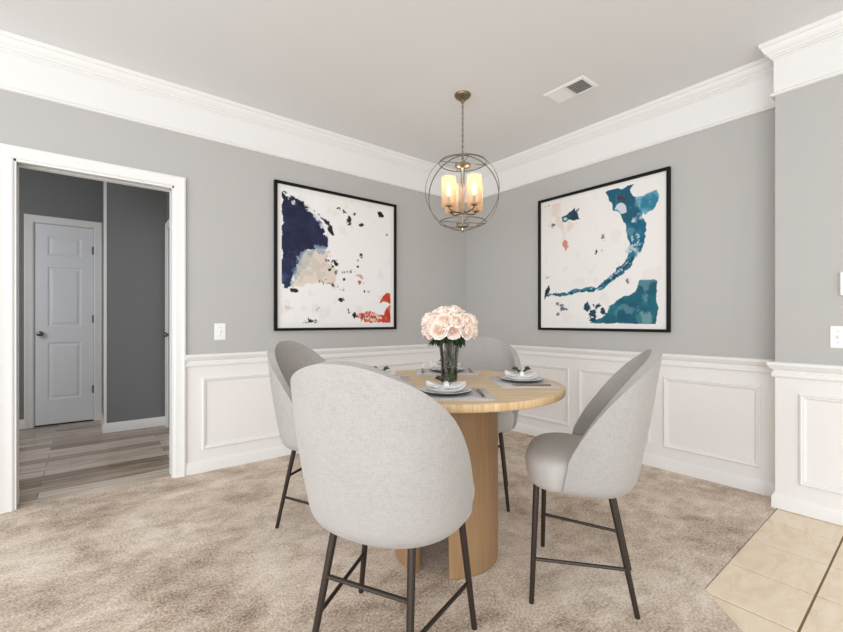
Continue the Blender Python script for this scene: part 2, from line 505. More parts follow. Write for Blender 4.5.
# ---- hall door (narrow, three raised panels)
def panel_door(name, w, h, panels, loc, rz, knob_x, knob_z, hinge_x, hinges, y_th=0.035):
    e = bpy.data.objects.new(name, None); COL.objects.link(e); e.location = loc; e.rotation_euler = (0, 0, rz); struct(e)
    m_ = MB(); xs = sorted({0, w} | {p[0] for p in panels} | {p[1] for p in panels}); zs = sorted({0, h} | {p[2] for p in panels} | {p[3] for p in panels})
    for i in range(len(xs) - 1):
        for j in range(len(zs) - 1):
            x0, x1, z0, z1 = xs[i], xs[i + 1], zs[j], zs[j + 1]
            if (x0, x1, z0, z1) in panels:
                r = []
                for ins, d in ((0, 0), (0.010, 0.009), (0.022, 0.010), (0.042, 0.002)):
                    r.append([(x0 + ins, d, z0 + ins), (x1 - ins, d, z0 + ins), (x1 - ins, d, z1 - ins), (x0 + ins, d, z1 - ins)])
                m_.loops(r, False, True)
            else:
                m_.add([(x0, 0, z0), (x1, 0, z0), (x1, 0, z1), (x0, 0, z1)], [(0, 1, 2, 3)])
    m_.add([(0, y_th, 0), (w, y_th, 0), (w, y_th, h), (0, y_th, h), (0, 0, 0), (w, 0, 0), (w, 0, h), (0, 0, h)],
           [(0, 1, 2, 3), (4, 0, 3, 7), (5, 1, 2, 6), (4, 5, 1, 0), (7, 6, 2, 3)])
    m_.build('slab', M['door_paint'], e, smooth=False)
    kn = MB(); pts = [(0.0, 0), (0.027, 0), (0.027, 0.006), (0.012, 0.010), (0.010, 0.026), (0.020, 0.034), (0.027, 0.046), (0.024, 0.058), (0.012, 0.064), (0, 0.065)]
    kn.lathe(pts, 20); o = kn.build('knob', M['hardware'], e); o.rotation_euler = (R(90), 0, 0); o.location = (knob_x, 0, knob_z)
    for z in hinges:
        hm = MB(); hm.lathe([(0, -.045), (.007, -.045), (.007, .045), (0, .045)], 10); hm.box(-0.014, 0.014, -0.002, 0.004, -.042, .042)
        o = hm.build('hinge', M['hardware'], e); o.location = (hinge_x, -0.006, z)
    return e
DW = 0.478
panel_door('door_1', DW, 2.105, [(0.10, DW - 0.10, 0.26, 0.86), (0.10, DW - 0.10, 1.03, 1.66), (0.10, DW - 0.10, 1.78, 1.985)],
           (-3.781, HY + 0.012, 0.012), 0, 0.042, 0.955, DW + 0.002, (0.335, 1.11, 1.865))
casing('trim_door', -3.79, -3.295, 2.125, HY, -1)
mb = MB(); mb.box(-3.79, -3.783, HY, HY + .12, 0, 2.13); mb.box(-3.301, -3.295, HY, HY + .12, 0, 2.13); mb.box(-3.79, -3.295, HY, HY + .12, 2.121, 2.13); mb.box(-3.79, -3.295, HY + .05, HY + .12, 0, 2.12, 1); mb.box(-3.783, -3.301, HY + .006, HY + .05, 0, .006, 1)  # dark boxes paint the shade behind and under the door
struct(mb.build('trim_door_jamb', [M['white_trim'], M['painted_gap_shade']], smooth=False))
# second hall door, on the right-hand hall wall, seen edge-on
panel_door('door_2', 0.76, 2.03, [(0.12, 0.34, 0.24, 0.84), (0.42, 0.64, 0.24, 0.84), (0.12, 0.34, 1.0, 1.62), (0.42, 0.64, 1.0, 1.62), (0.12, 0.34, 1.72, 1.92), (0.42, 0.64, 1.72, 1.92)],
           (HX + 0.005, 1.60, 0.012), R(-90), 0.07, 0.95, 0.765, (0.3, 1.1, 1.8))
o = MB(); L = []
for (a, b, sa, sb) in ((0.82, 0, -1, 0), (0.82, 2.045, -1, 1), (1.62, 2.045, 1, 1), (1.62, 0, 1, 0)):
    L.append([(HX - p, a + sa * (.07 - i), b + sb * (.07 - i)) for i, p in cp])
o.loops(L); struct(o.build('trim_hall_door', M['white_trim'], angle=25))
# hall baseboards and a white strip along the hall wall's corner
hb = [(0, 0.095), (0, 0.0), (0.016, 0.0), (0.016, 0.075), (0.008, 0.095)]
mb = MB(); sweep(mb, [(HX, HG - 0.07), (HX, HG), (-3.225, HG), (-3.225, HY)], hb); struct(mb.build('baseboard_hall', M['white_trim'], angle=25))
mb = MB(); sweep(mb, [(-3.86, HY), (-5.1, HY), (-5.1, 0.12)], hb); struct(mb.build('baseboard_hall_left', M['white_trim'], angle=25))
mb = MB(); mb.box(-3.230, -3.206, HG - 0.004, HG + 0.03, 0.09, CEIL); struct(mb.build('trim_corner_strip', M['white_trim'], smooth=False))

# ------------------------------------------------------------------ wall plates, vent
def wall_plate(label, loc, rz, w, h, toggles, group=None, screws=True):
    e = thing('light_switch', label, 'light switch', loc, rz, group)
    m_ = MB(); r = []
    for ins, d in ((0, 0), (0, 0.003), (0.003, 0.006)):
        r.append([(-w / 2 + ins, -d, -h / 2 + ins), (w / 2 - ins, -d, -h / 2 + ins), (w / 2 - ins, -d, h / 2 - ins), (-w / 2 + ins, -d, h / 2 - ins)])
    m_.loops(r); m_.build('plate', M['plastic'], e, smooth=False)
    for tx in toggles:
        t_ = MB(); t_.add([(tx - .005, -.006, -.012), (tx + .005, -.006, -.012), (tx + .005, -.006, .012), (tx - .005, -.006, .012),
                           (tx - .004, -.017, .004), (tx + .004, -.017, .004), (tx + .004, -.015, .011), (tx - .004, -.015, .011)],
                          [(0, 1, 2, 3), (4, 5, 6, 7), (0, 1, 5, 4), (2, 3, 7, 6), (0, 3, 7, 4), (1, 2, 6, 5)])
        t_.build('toggle', M['plastic'], e, smooth=False)
        for sz in (-.03, .03):
            s_ = MB(); s_.lathe([(0, 0), (.0035, 0), (.003, .0015), (0, .002)], 10); q = s_.build('screw', M['nickel'], e)
            q.rotation_euler = (R(90), 0, 0); q.location = (tx, -.006, sz)
    return e
wall_plate('white single toggle light switch beside the cased doorway', (-2.58, 0, 1.02), 0, 0.078, 0.125, (0,))
wall_plate('white wide light switch plate on the projecting wall above the chair rail', (PX, -3.045, 1.013), R(-90), 0.118, 0.12, (-0.028, 0.028))
e = thing('thermostat', 'white wall control cut by the photo edge above the wide switch plate', 'thermostat', (PX, -3.085, 1.30), R(-90))
mb = MB(); r_ = []
for ins, d in ((0, 0), (0, 0.014), (0.005, 0.020)):
    r_.append([(-.06 + ins, -d, -.063 + ins), (.06 - ins, -d, -.063 + ins), (.06 - ins, -d, .063 - ins), (-.06 + ins, -d, .063 - ins)])
mb.loops(r_); mb.build('housing', M['plastic'], e, smooth=False)
mb = MB(); mb.box(-.03, .03, -.0215, -.019, 0, .035); mb.build('display', plain('lcd_grey', srgb(150, 158, 150), .2), e, smooth=False)

e = thing('ceiling_vent', 'white louvred air vent in the ceiling near the right wall', 'air vent', (-0.672, -1.716, CEIL), 0)
VX, VY = 0.098, 0.157
mb = MB(); L = []
for (sx, sy) in ((-1, -1), (1, -1), (1, 1), (-1, 1), (-1, -1)):
    L.append([(sx * (VX - i), sy * (VY - i), -z) for i, z in ((0, 0), (0, .004), (.012, .009), (.024, .009), (.024, 0))])
mb.loops(L, False, False); mb.box(-VX + .02, VX - .02, -.008, .008, -.009, -.001)
mb.build('vent_frame', M['plastic'], e, smooth=False)
mb = MB(); mb.box(-VX + .02, VX - .02, -VY + .02, VY - .02, -.0015, -.0003); mb.build('duct_shade_sheet', M['painted_gap_shade'], e, smooth=False)  # dark sheet painted in for the shade behind the slats
for half, ang in ((-1, 38), (1, -38)):
    mb = MB()
    for i in range(9):
        x = -VX + .030 + i * .0172
        a = R(ang); dx, dz = .0075 * math.cos(a), .0075 * math.sin(a)
        y0, y1 = (.008, VY - .022) if half > 0 else (-VY + .022, -.008)
        mb.add([(x - dx, y0, -.006 - dz * .6), (x + dx, y0, -.006 + dz * .6), (x + dx, y1, -.006 + dz * .6), (x - dx, y1, -.006 - dz * .6)], [(0, 1, 2, 3)])
    mb.build('louvre_slats', M['plastic'], e, smooth=False, solidify=0.0012)

# ------------------------------------------------------------------ artworks
def vnoise(u, v, sc, seed, octs=4):
    """value noise on arrays"""
    out = np.zeros_like(u); amp = 1.0; tot = 0
    for o in range(octs):
        rng = np.random.RandomState(seed * 31 + o)
        G = rng.rand(257, 257)
        x = u * sc; y = v * sc
        xi = np.floor(x).astype(int) % 256; yi = np.floor(y).astype(int) % 256
        fx = x - np.floor(x); fy = y - np.floor(y)
        fx = fx * fx * (3 - 2 * fx); fy = fy * fy * (3 - 2 * fy)
        a = G[yi, xi] * (1 - fx) + G[yi, xi + 1] * fx
        b = G[yi + 1, xi] * (1 - fx) + G[yi + 1, xi + 1] * fx
        out += amp * (a * (1 - fy) + b * fy); tot += amp
        amp *= 0.55; sc *= 2.0
    return out / tot - 0.5
def sd_poly(u, v, P):
    d = np.full_like(u, 1e9); ins = np.zeros(u.shape, bool); n = len(P)
    for i in range(n):
        ax, ay = P[i - 1]; bx, by = P[i]
        ex, ey = bx - ax, by - ay
        t = np.clip(((u - ax) * ex + (v - ay) * ey) / (ex * ex + ey * ey + 1e-12), 0, 1)
        d = np.minimum(d, np.hypot(u - ax - t * ex, v - ay - t * ey))
        c = ((ay > v) != (by > v)) & (u < (bx - ax) * (v - ay) / (by - ay + 1e-12) + ax)
        ins ^= c
    return np.where(ins, -d, d)
def sd_line(u, v, P, W):
    d = np.full_like(u, 1e9)
    for i in range(len(P) - 1):
        ax, ay = P[i]; bx, by = P[i + 1]; ex, ey = bx - ax, by - ay
        t = np.clip(((u - ax) * ex + (v - ay) * ey) / (ex * ex + ey * ey + 1e-12), 0, 1)
        d = np.minimum(d, np.hypot(u - ax - t * ex, v - ay - t * ey) - (W[i] + (W[i + 1] - W[i]) * t))
    return d
class Canvas:
    def __init__(s, n, seed):
        a = (np.arange(n) + .5) / n; s.u, s.v = np.meshgrid(a, 1 - a)   # v up, row 0 at the top
        s.c = np.ones((n, n, 3)); s.n = n; s.seed = seed
    def fill(s, col): s.c[:] = np.array(col) / 255.0
    def lay(s, d, col, rough=.03, sc=14, seed=1, soft=.002, alpha=1.0, col2=None, csc=12, gate=None):
        nn = vnoise(s.u, s.v, sc, seed) * rough * 2
        m = np.clip(.5 - (d + nn) / (2 * soft), 0, 1) * alpha
        if gate is not None: m = m * gate
        c = np.array(col) / 255.0
        if col2 is not None:
            k = np.clip(vnoise(s.u, s.v, csc, seed + 9) * 3.2 + .5, 0, 1)[..., None]
            c = c * (1 - k) + np.array(col2) / 255.0 * k
        s.c = s.c * (1 - m[..., None]) + c * m[..., None]
    def spot(s, x, y, rx, ry, col, rough=.012, seed=3, alpha=1.0):
        d = (np.hypot((s.u - x) / rx, (s.v - y) / ry) - 1) * min(rx, ry)
        s.lay(d, col, rough, 40, seed, .003, alpha)

def mapL(x, y):   # zoom-crop pixel of the left picture -> (u, v)
    u = (x - 60) / 385.0; top = 78 + 77 * u; bot = 560 - 7 * u
    return ((u - .032) / .936, ((bot - y) / (bot - top) - .032) / .936)
def mapR(x, y):
    u = (x - 68) / 390.0; top = 172 - 102 * u; bot = 562 + 2 * u
    return ((u - .032) / .936, ((bot - y) / (bot - top) - .032) / .936)
def art_left():
    s = Canvas(250, 1); s.fill((238, 236, 234)); u, v = s.u, s.v
    s.lay(.17 - vnoise(u, v, 9, 78), (220, 214, 212), .03, 30, 5, .03, .35)
    navy = [mapL(*p) for p in ((72, 106), (100, 122), (128, 140), (165, 175), (190, 205), (204, 250), (208, 292), (185, 300), (168, 292), (146, 286), (122, 325), (102, 380), (96, 418), (72, 414))]
    s.lay(sd_poly(u, v, navy), (24, 29, 58), .040, 24, 2, .002, 1, (36, 42, 76), 12)
    s.lay(sd_poly(u, v, [mapL(*p) for p in ((72, 318), (112, 308), (128, 330), (112, 372), (90, 418), (72, 420))]), (60, 82, 116), .05, 18, 4, .004, .8, (30, 40, 72), 20)
    cream = [mapL(*p) for p in ((150, 302), (180, 292), (212, 302), (216, 345), (236, 372), (232, 424), (205, 404), (186, 412), (150, 405), (126, 424), (106, 415), (118, 350))]
    s.lay(sd_poly(u, v, cream), (222, 211, 197), .035, 14, 6, .004, 1, (222, 206, 196), 9)
    s.lay(sd_poly(u, v, [mapL(*p) for p in ((118, 325), (150, 300), (170, 296), (140, 345), (112, 400), (104, 420))]), (142, 160, 172), .05, 26, 7, .004, .75, (190, 190, 180), 22)
    s.lay(sd_poly(u, v, [mapL(*p) for p in ((170, 286), (200, 292), (206, 314), (184, 318))]), (150, 165, 180), .04, 30, 8, .004, .8)
    s.lay(sd_poly(u, v, cream) + .02, (196, 190, 180), .06, 30, 26, .006, .55, gate=(vnoise(u, v, 26, 27) > .05))
    # scraped white through the upper navy edge and dark scratches
    s.lay(sd_line(u, v, [mapL(95, 118), mapL(150, 150), mapL(190, 190), mapL(215, 240)], [.03, .035, .03, .02]), (228, 228, 230), .06, 34, 9, .003, .85, gate=(vnoise(u, v, 30, 44) > -.02))
    s.lay(sd_line(u, v, [mapL(80, 104), mapL(120, 136), mapL(165, 165), mapL(205, 205), mapL(232, 250)], [.004, .012, .006, .014, .005]), (24, 26, 34), .03, 36, 10, .002)
    for p in ((268, 170, 7, 5), (280, 200, 6, 12), (323, 210, 6, 5), (322, 312, 5, 7), (313, 350, 5, 12), (345, 437, 6, 4), (250, 464, 12, 9), (157, 535, 13, 6), (240, 158, 4, 3), (416, 245, 3, 4), (265, 395, 3, 3), (104, 434, 12, 7), (300, 178, 3, 3), (212, 362, 4, 3), (276, 500, 3, 3)):
        a = mapL(p[0], p[1]); s.spot(a[0], a[1], p[2] / 440, p[3] / 500, (30, 30, 32), .028, int(p[0]))
    s.lay(sd_poly(u, v, [mapL(*p) for p in ((382, 170), (396, 168), (410, 184), (404, 190), (388, 186))]), (20, 22, 24), .008, 40, 12, .002)
    g = (vnoise(u, v, 42, 51) > .03)
    s.lay(np.hypot((u - mapL(222, 335)[0]) / 1.0, (v - mapL(222, 335)[1])) - .055, (26, 28, 38), .03, 30, 13, .003, 1, gate=g)
    s.lay(sd_line(u, v, [mapL(190, 405), mapL(225, 412), mapL(262, 430)], [.012, .01, .004]), (40, 44, 50), .03, 40, 14, .002, .8, gate=g)
    s.lay(sd_line(u, v, [mapL(235, 370), mapL(270, 372), mapL(300, 365)], [.008, .012, .004]), (70, 76, 84), .03, 40, 15, .002, .7, gate=g)
    red1 = [mapL(*p) for p in ((392, 474), (400, 450), (416, 442), (433, 440), (433, 476), (412, 470))]
    red2 = [mapL(*p) for p in ((282, 506), (312, 516), (340, 504), (372, 506), (396, 520), (408, 500), (433, 480), (433, 541), (330, 538), (305, 526))]
    s.lay(sd_poly(u, v, red1), (190, 58, 40), .012, 24, 16, .002, 1, (206, 82, 58), 16)
    s.lay(sd_poly(u, v, red2), (188, 56, 40), .03, 28, 17, .002, 1, (214, 110, 84), 20)
    s.lay(sd_poly(u, v, [mapL(*p) for p in ((310, 512), (380, 506), (398, 530), (330, 534))]), (226, 214, 206), .05, 40, 18, .003, .9, gate=(vnoise(u, v, 40, 19) > .0))
    for p in ((318, 405, 9, 6, (190, 88, 84)), (298, 520, 6, 8, (30, 24, 24)), (334, 522, 5, 6, (40, 26, 26)), (180, 500, 7, 5, (206, 190, 186)), (320, 384, 8, 5, (200, 160, 158)), (94, 492, 8, 5, (222, 204, 198))):
        a = mapL(p[0], p[1]); s.spot(a[0], a[1], p[2] / 385, p[3] / 440, p[4], .03, int(p[0]) + 1)
    return s
def art_right():
    s = Canvas(250, 2); s.fill((233, 230, 227)); u, v = s.u, s.v
    P = lambda *q: [mapR(*p) for p in q]
    T, T2 = (18, 92, 120), (34, 116, 140)
    s.lay(sd_line(u, v, P((120, 175), (128, 215), (150, 255), (158, 290)), [.04, .03, .018, .02]), (226, 206, 196), .05, 16, 2, .010, .7)
    s.lay(sd_line(u, v, P((175, 240), (195, 230)), [.03, .01]), (226, 204, 190), .05, 20, 3, .006, .6)
    a = mapR(157, 299); s.spot(a[0], a[1], .026, .036, (204, 136, 120), .02, 5)
    W = [.012, .010, .012, .016, .022, .028, .040, .060, .074, .060, .056]
    L = P((92, 458), (150, 458), (220, 443), (270, 436), (310, 405), (350, 365), (370, 330), (380, 285), (380, 240), (368, 205), (352, 190))
    s.lay(sd_line(u, v, L, W), T, .022, 22, 6, .002, 1, T2, 10)
    s.lay(sd_line(u, v, L[:8], [w * .8 for w in W[:8]]), (196, 208, 214), .04, 46, 7, .002, .8, gate=(vnoise(u, v, 48, 8) > .07))
    s.lay(sd_line(u, v, P((110, 457), (180, 452), (260, 440), (320, 400), (365, 350), (392, 300)), [.004] * 6), (24, 38, 50), .012, 40, 9, .002, .8, gate=(vnoise(u, v, 30, 10) > -.08))
    top = P((293, 132), (318, 118), (340, 122), (358, 104), (370, 106), (362, 130), (374, 150), (398, 158), (394, 200), (388, 228), (348, 228), (336, 196), (318, 184), (304, 160))
    s.lay(sd_poly(u, v, top), T, .02, 20, 11, .002, 1, (30, 84, 104), 12)
    s.lay(sd_poly(u, v, P((380, 150), (405, 138), (436, 124), (441, 150), (428, 180), (404, 204), (392, 196), (384, 178))), (150, 190, 206), .018, 16, 12, .003, 1, (44, 120, 150), 12)
    s.lay(sd_poly(u, v, P((320, 172), (345, 168), (350, 184), (356, 198), (338, 200), (324, 190))), (220, 224, 228), .02, 26, 13, .002, .9)
    s.lay(sd_poly(u, v, P((368, 210), (392, 200), (404, 216), (388, 228), (362, 226))), (206, 214, 222), .03, 26, 14, .002, .9, (50, 110, 140), 30)
    a = mapR(336, 152); s.spot(a[0], a[1], .03, .018, (88, 44, 44), .03, 15, .8)
    s.lay(sd_poly(u, v, P((352, 300), (372, 292), (382, 312), (366, 330), (350, 328))), (200, 210, 216), .03, 34, 16, .002, .85, (40, 100, 130), 30)
    s.lay(sd_poly(u, v, P((148, 214), (166, 202), (178, 192), (190, 182), (198, 196), (208, 216), (186, 222), (172, 218), (160, 228), (150, 224))), (20, 96, 120), .012, 26, 17, .002, 1, (40, 60, 80), 14)
    a = mapR(158, 218); s.spot(a[0], a[1], .016, .012, (214, 220, 222), .01, 18, .9)
    big = P((246, 546), (292, 520), (302, 492), (340, 468), (376, 446), (388, 412), (412, 406), (434, 414), (432, 470), (438, 500), (430, 552))
    s.lay(sd_poly(u, v, big), (18, 84, 106), .018, 22, 19, .002, 1, (26, 104, 120), 8)
    s.lay(sd_poly(u, v, P((376, 520), (410, 512), (430, 530), (424, 548), (380, 548))), (84, 140, 140), .04, 26, 20, .004, .6)
    s.lay(sd_poly(u, v, P((78, 470), (84, 445), (98, 428), (102, 440), (90, 462), (82, 474))), (20, 44, 58), .010, 30, 21, .002)
    for p in ((232, 498, 9, 12), (248, 520, 12, 12), (266, 492, 9, 7), (286, 508, 9, 10), (248, 534, 10, 8), (132, 486, 5, 5), (142, 494, 5, 4), (152, 503, 7, 3), (128, 520, 4, 3), (112, 240, 4, 3), (286, 272, 5, 8), (265, 320, 8, 4), (205, 188, 4, 3), (98, 404, 3, 3), (88, 180, 6, 3), (360, 415, 4, 4)):
        a = mapR(p[0], p[1]); big_ = p[2] > 6
        s.spot(a[0], a[1], p[2] / 390, p[3] / 440, (20, 62, 82) if big_ else (70, 72, 78), .03, int(p[0]), 1 if big_ else .7)
    s.lay(.18 - vnoise(u, v, 9, 72), (220, 213, 208), .03, 30, 5, .03, .3)
    return s
def canvas_material():
    t = NT('painted_print')
    at = t.n('ShaderNodeVertexColor'); at.layer_name = 'paint'
    t.l(at, 'Color', t.b, 'Base Color'); t.b.inputs['Roughness'].default_value = 0.5
    t.b.inputs['Specular IOR Level'].default_value = 0.3
    return t.m
M['print'] = canvas_material()
def framed_art(canvas, label, loc, rz, W=1.190, H=1.215):
    """origin at the middle of the back of the frame; faces -Y locally"""
    e = thing('framed_painting', label, 'painting', loc, rz, 'large square abstract paintings in black frames')
    m_ = MB(); L = []
    for (sx, sz) in ((-1, -1), (1, -1), (1, 1), (-1, 1), (-1, -1)):
        L.append([(sx * (W / 2 - i), -d, sz * (H / 2 - i)) for i, d in ((0, 0.002), (0, .032), (.002, .034), (.020, .034), (.022, .030), (.022, .002))])
    m_.loops(L, False, False); m_.build('frame', M['black_frame'], e, smooth=False)
    w, h = W / 2 - .021, H / 2 - .021
    m_ = MB(); m_.box(-w, w, -.014, -.002, -h, h); m_.build('mat_board', plain('white_mat', srgb(236, 234, 231), .8), e, smooth=False)
    mx = .040; a, b = w - mx, h - mx; n = canvas.n
    xs = np.linspace(-a, a, n + 1); zs = np.linspace(b, -b, n + 1)
    X, Z = np.meshgrid(xs, zs); V = np.stack([X, np.full_like(X, -.0155), Z], -1).reshape(-1, 3)
    I = np.arange(n * n); r = I // n; c = I % n; i0 = r * (n + 1) + c
    F = np.stack([i0, i0 + n + 1, i0 + n + 2, i0 + 1], 1)
    me = bpy.data.meshes.new('print'); me.vertices.add(len(V)); me.vertices.foreach_set('co', V.ravel())
    me.loops.add(n * n * 4); me.polygons.add(n * n)
    me.loops.foreach_set('vertex_index', F.ravel()); me.polygons.foreach_set('loop_start', I * 4)
    me.update(calc_edges=True)
    ca = me.color_attributes.new('paint', 'BYTE_COLOR', 'CORNER')
    s = np.clip(canvas.c.reshape(-1, 3), 0, 1)
    col = np.ones((n * n, 4, 4)); col[:, :, :3] = s[:, None, :]
    ca.data.foreach_set('color_srgb', col.ravel())
    me.materials.append(M['print'])
    o = bpy.data.objects.new('print', me); COL.objects.link(o); o.parent = e
    return e
framed_art(art_left(), 'square abstract painting in navy, cream and red, hung beside the doorway wall', (-1.587, 0, 1.628), 0)
framed_art(art_right(), 'square abstract painting with a sweeping teal crescent, hung above the wainscot', (0, -1.551, 1.624), R(-90), 1.142, 1.215)

# ------------------------------------------------------------------ chandelier
def chandelier():
    cx, cy = -1.248, -1.2255
    e = thing('orb_chandelier', 'champagne metal orb chandelier with four glowing glass shades', 'chandelier', (cx + .02, cy + .03, CEIL), R(-38.6))
    zc = -0.71; RR = 0.272; zt = -0.505; zb = zc - RR
    m_ = MB(); m_.lathe([(0, 0), (.060, 0), (.060, -.006), (.052, -.018), (.030, -.034), (.014, -.048), (.010, -.060), (0, -.062)], 32)
    m_.build('canopy', M['champagne'], e)
    # stem: links on a cord
    m_ = MB(); z = -.058; i = 0
    while z > zt + .03:
        pts = []
        for k_ in range(14):
            q = 2 * PI * k_ / 14; a, b = .0062 * math.cos(q), .013 * math.sin(q)
            pts.append((a, 0, z - .011 + b) if i % 2 else (0, a, z - .011 + b))
        m_.tube(pts, .0020, 6, closed=True); z -= .0205; i += 1
    m_.build('chain', M['champagne'], e)
    m_ = MB(); m_.tube([(.003, 0, -.05), (.004, .002, -.2), (.002, -.003, -.34), (0, 0, zt + .01)], .0022, 6); m_.build('cord', M['nickel'], e)
    # hub and centre column
    m_ = MB(); m_.lathe([(0, zt + .030), (.008, zt + .028), (.010, zt + .014), (.034, zt + .010), (.056, zt), (.058, zt - .014), (.044, zt - .024), (.020, zt - .030), (.015, zt - .05), (.015, zc - .13), (.020, zc - .138), (.020, zc - .152), (.009, zc - .16), (.009, zb + .055), (.044, zb + .048), (.050, zb + .036), (.044, zb + .022), (.014, zb + .014), (.010, zb - .002), (.012, zb - .010), (0, zb - .02)], 28)
    m_.build('centre_column', M['nickel'], e)
    # hoops
    for az in (R(8), R(-27)):
        m_ = MB(); pts = []
        for k_ in range(72):
            q = 2 * PI * k_ / 72
            x = RR * math.cos(q); z = zc + RR * math.sin(q)
            pts.append((x * math.cos(az), x * math.sin(az), z))
        # flat band: build by hand so the broad side faces outward
        L = []
        nx, ny = -math.sin(az), math.cos(az)
        for k_ in range(72):
            q = 2 * PI * k_ / 72; ring = []
            for (dr, dw) in ((-.0015, -.005), (.0015, -.005), (.0015, .005), (-.0015, .005)):
                x = (RR + dr) * math.cos(q); z = zc + (RR + dr) * math.sin(q)
                ring.append((x * math.cos(az) + nx * dw, x * math.sin(az) + ny * dw, z))
            L.append(ring)
        L.append(L[0]); m_.loops(L, False, False); m_.build('hoop', M['champagne'], e)
    for zz in (zc + .215, zc - .215):
        rr = math.sqrt(RR ** 2 - .215 ** 2) + .003
        m_ = MB(); m_.lathe([(rr - .0014, zz - .003), (rr + .0014, zz - .003), (rr + .0014, zz + .003), (rr - .0014, zz + .003)], 64, closed=True)
        m_.build('ring_band', M['champagne'], e)
        m_ = MB()
        for q in range(4):
            a = PI / 2 * q + R(12); m_.tube([(.03 * math.cos(a), .03 * math.sin(a), zz), (rr * math.cos(a), rr * math.sin(a), zz)], .0026, 8)
        m_.build('spokes', M['champagne'], e)
    # arms, cups, shades, bulbs
    for q in range(4):
        a = PI / 4 + PI / 2 * q - R(11); d = .128; x, y = d * math.cos(a), d * math.sin(a); z0 = zc - .105
        m_ = MB(); m_.tube([(.012 * math.cos(a), .012 * math.sin(a), zc - .145), (.5 * x, .5 * y, zc - .150), (.85 * x, .85 * y, zc - .142), (x, y, zc - .126), (x, y, zc - .105)], .005, 8)
        ar = m_.build('arm', M['champagne'], e)
        m_ = MB(); m_.lathe([(0, z0 - .018), (.014, z0 - .016), (.026, z0 - .006), (.030, z0), (.030, z0 + .004), (0, z0 + .004)], 24, (x, y, 0)); m_.build('cup', M['champagne'], ar)
        m_ = MB(); m_.lathe([(0, z0 + .004), (.012, z0 + .004), (.012, z0 + .055), (0, z0 + .056)], 16, (x, y, 0)); m_.build('candle_sleeve', M['champagne'], ar)
        m_ = MB(); m_.lathe([(.0285, z0 - .014), (.0505, z0 - .013), (.052, z0 - .007), (.052, z0 + .192), (.0505, z0 + .194), (.0495, z0 + .192), (.0495, z0 - .006), (.0285, z0 - .010)], 32, (x, y, 0), closed=True)
        m_.build('glass_shade', M['shade'], e)
        m_ = MB(); m_.lathe([(0, z0 + .056), (.008, z0 + .058), (.015, z0 + .078), (.0175, z0 + .10), (.013, z0 + .125), (.005, z0 + .145), (0, z0 + .150)], 16, (x, y, 0))
        m_.build('bulb', M['bulb'], e)
        ld = bpy.data.lights.new('bulb_light', 'POINT'); ld.energy = 0.25; ld.color = (1, .78, .52); ld.shadow_soft_size = .02
        lo = bpy.data.objects.new('bulb_light', ld); COL.objects.link(lo); lo.parent = e; lo.location = (x, y, z0 + .17)
    return e
chandelier()

# ------------------------------------------------------------------ table
TC = (-2.0015, -1.8777); TH = 0.805; TR = 0.545; TROT = R(-38.6)
def table():
    e = thing('dining_table', 'round light oak dining table on a curved two-panel pedestal', 'table', (TC[0], TC[1], 0), TROT)
    m_ = MB(); n = 96
    def ring(r, z): return [(r * math.cos(2 * PI * i / n), r * 1.0 * math.sin(2 * PI * i / n), z) for i in range(n)]
    top = ring(TR - .006, TH)
    m_.add(top, [tuple(range(n))], 0)
    m_.loops([ring(TR - .006, TH), ring(TR - .0015, TH - .002), ring(TR, TH - .006), ring(TR, TH - .026), ring(TR - .004, TH - .031), ring(TR - .02, TH - .033)], False, False, 1)
    m_.add(ring(TR - .02, TH - .033), [tuple(range(n))[::-1]], 0)
    m_.build('tabletop', [M['oak_top'], M['oak_edge']], e, angle=50)
    def panel_leg(a0, a1):
        m = MB(); ro, ri = .246, .210; N = 26; pl = []
        out = [a0 + (a1 - a0) * i / N for i in range(N + 1)]
        P = [(ro * math.cos(a), ro * math.sin(a)) for a in out] + [(ri * math.cos(a), ri * math.sin(a)) for a in reversed(out)]
        m.loops([[(x, y, z) for x, y in P] for z in (0.0, .4, TH - .033)])
        m.build('pedestal_panel', M['oak_leg'], e, angle=40, bevel=.006)
    # local -y faces the near side; gap between a0.. panels
    panel_leg(R(-91), R(62)); panel_leg(R(86), R(234))
    return e
table()

def cam_local(X, Z):
    """offset in the table's own axes (x along its right, y away) -> world"""
    c, s = math.cos(TROT), math.sin(TROT)
    return (TC[0] + X * c - Z * s, TC[1] + X * s + Z * c)

# ------------------------------------------------------------------ place settings
def smooth_leaf(mb, base, d, up, L, W, n=6, curl=.25, mi=0):
    d = Vector(d).normalized(); up = Vector(up).normalized(); s = d.cross(up).normalized(); up = s.cross(d)
    v = []; f = []
    for i in range(n + 1):
        t = i / n; w = W * math.sin(PI * min(1, t * .96 + .04)) ** .8 * .5
        c = Vector(base) + d * (L * t) + up * (-curl * L * t * t)
        v += [c - s * w + up * w * .35, c, c + s * w + up * w * .35]
    for i in range(n):
        for k_ in range(2): f.append((i * 3 + k_, i * 3 + k_ + 1, i * 3 + k_ + 4, i * 3 + k_ + 3))
    mb.add(v, f, mi)

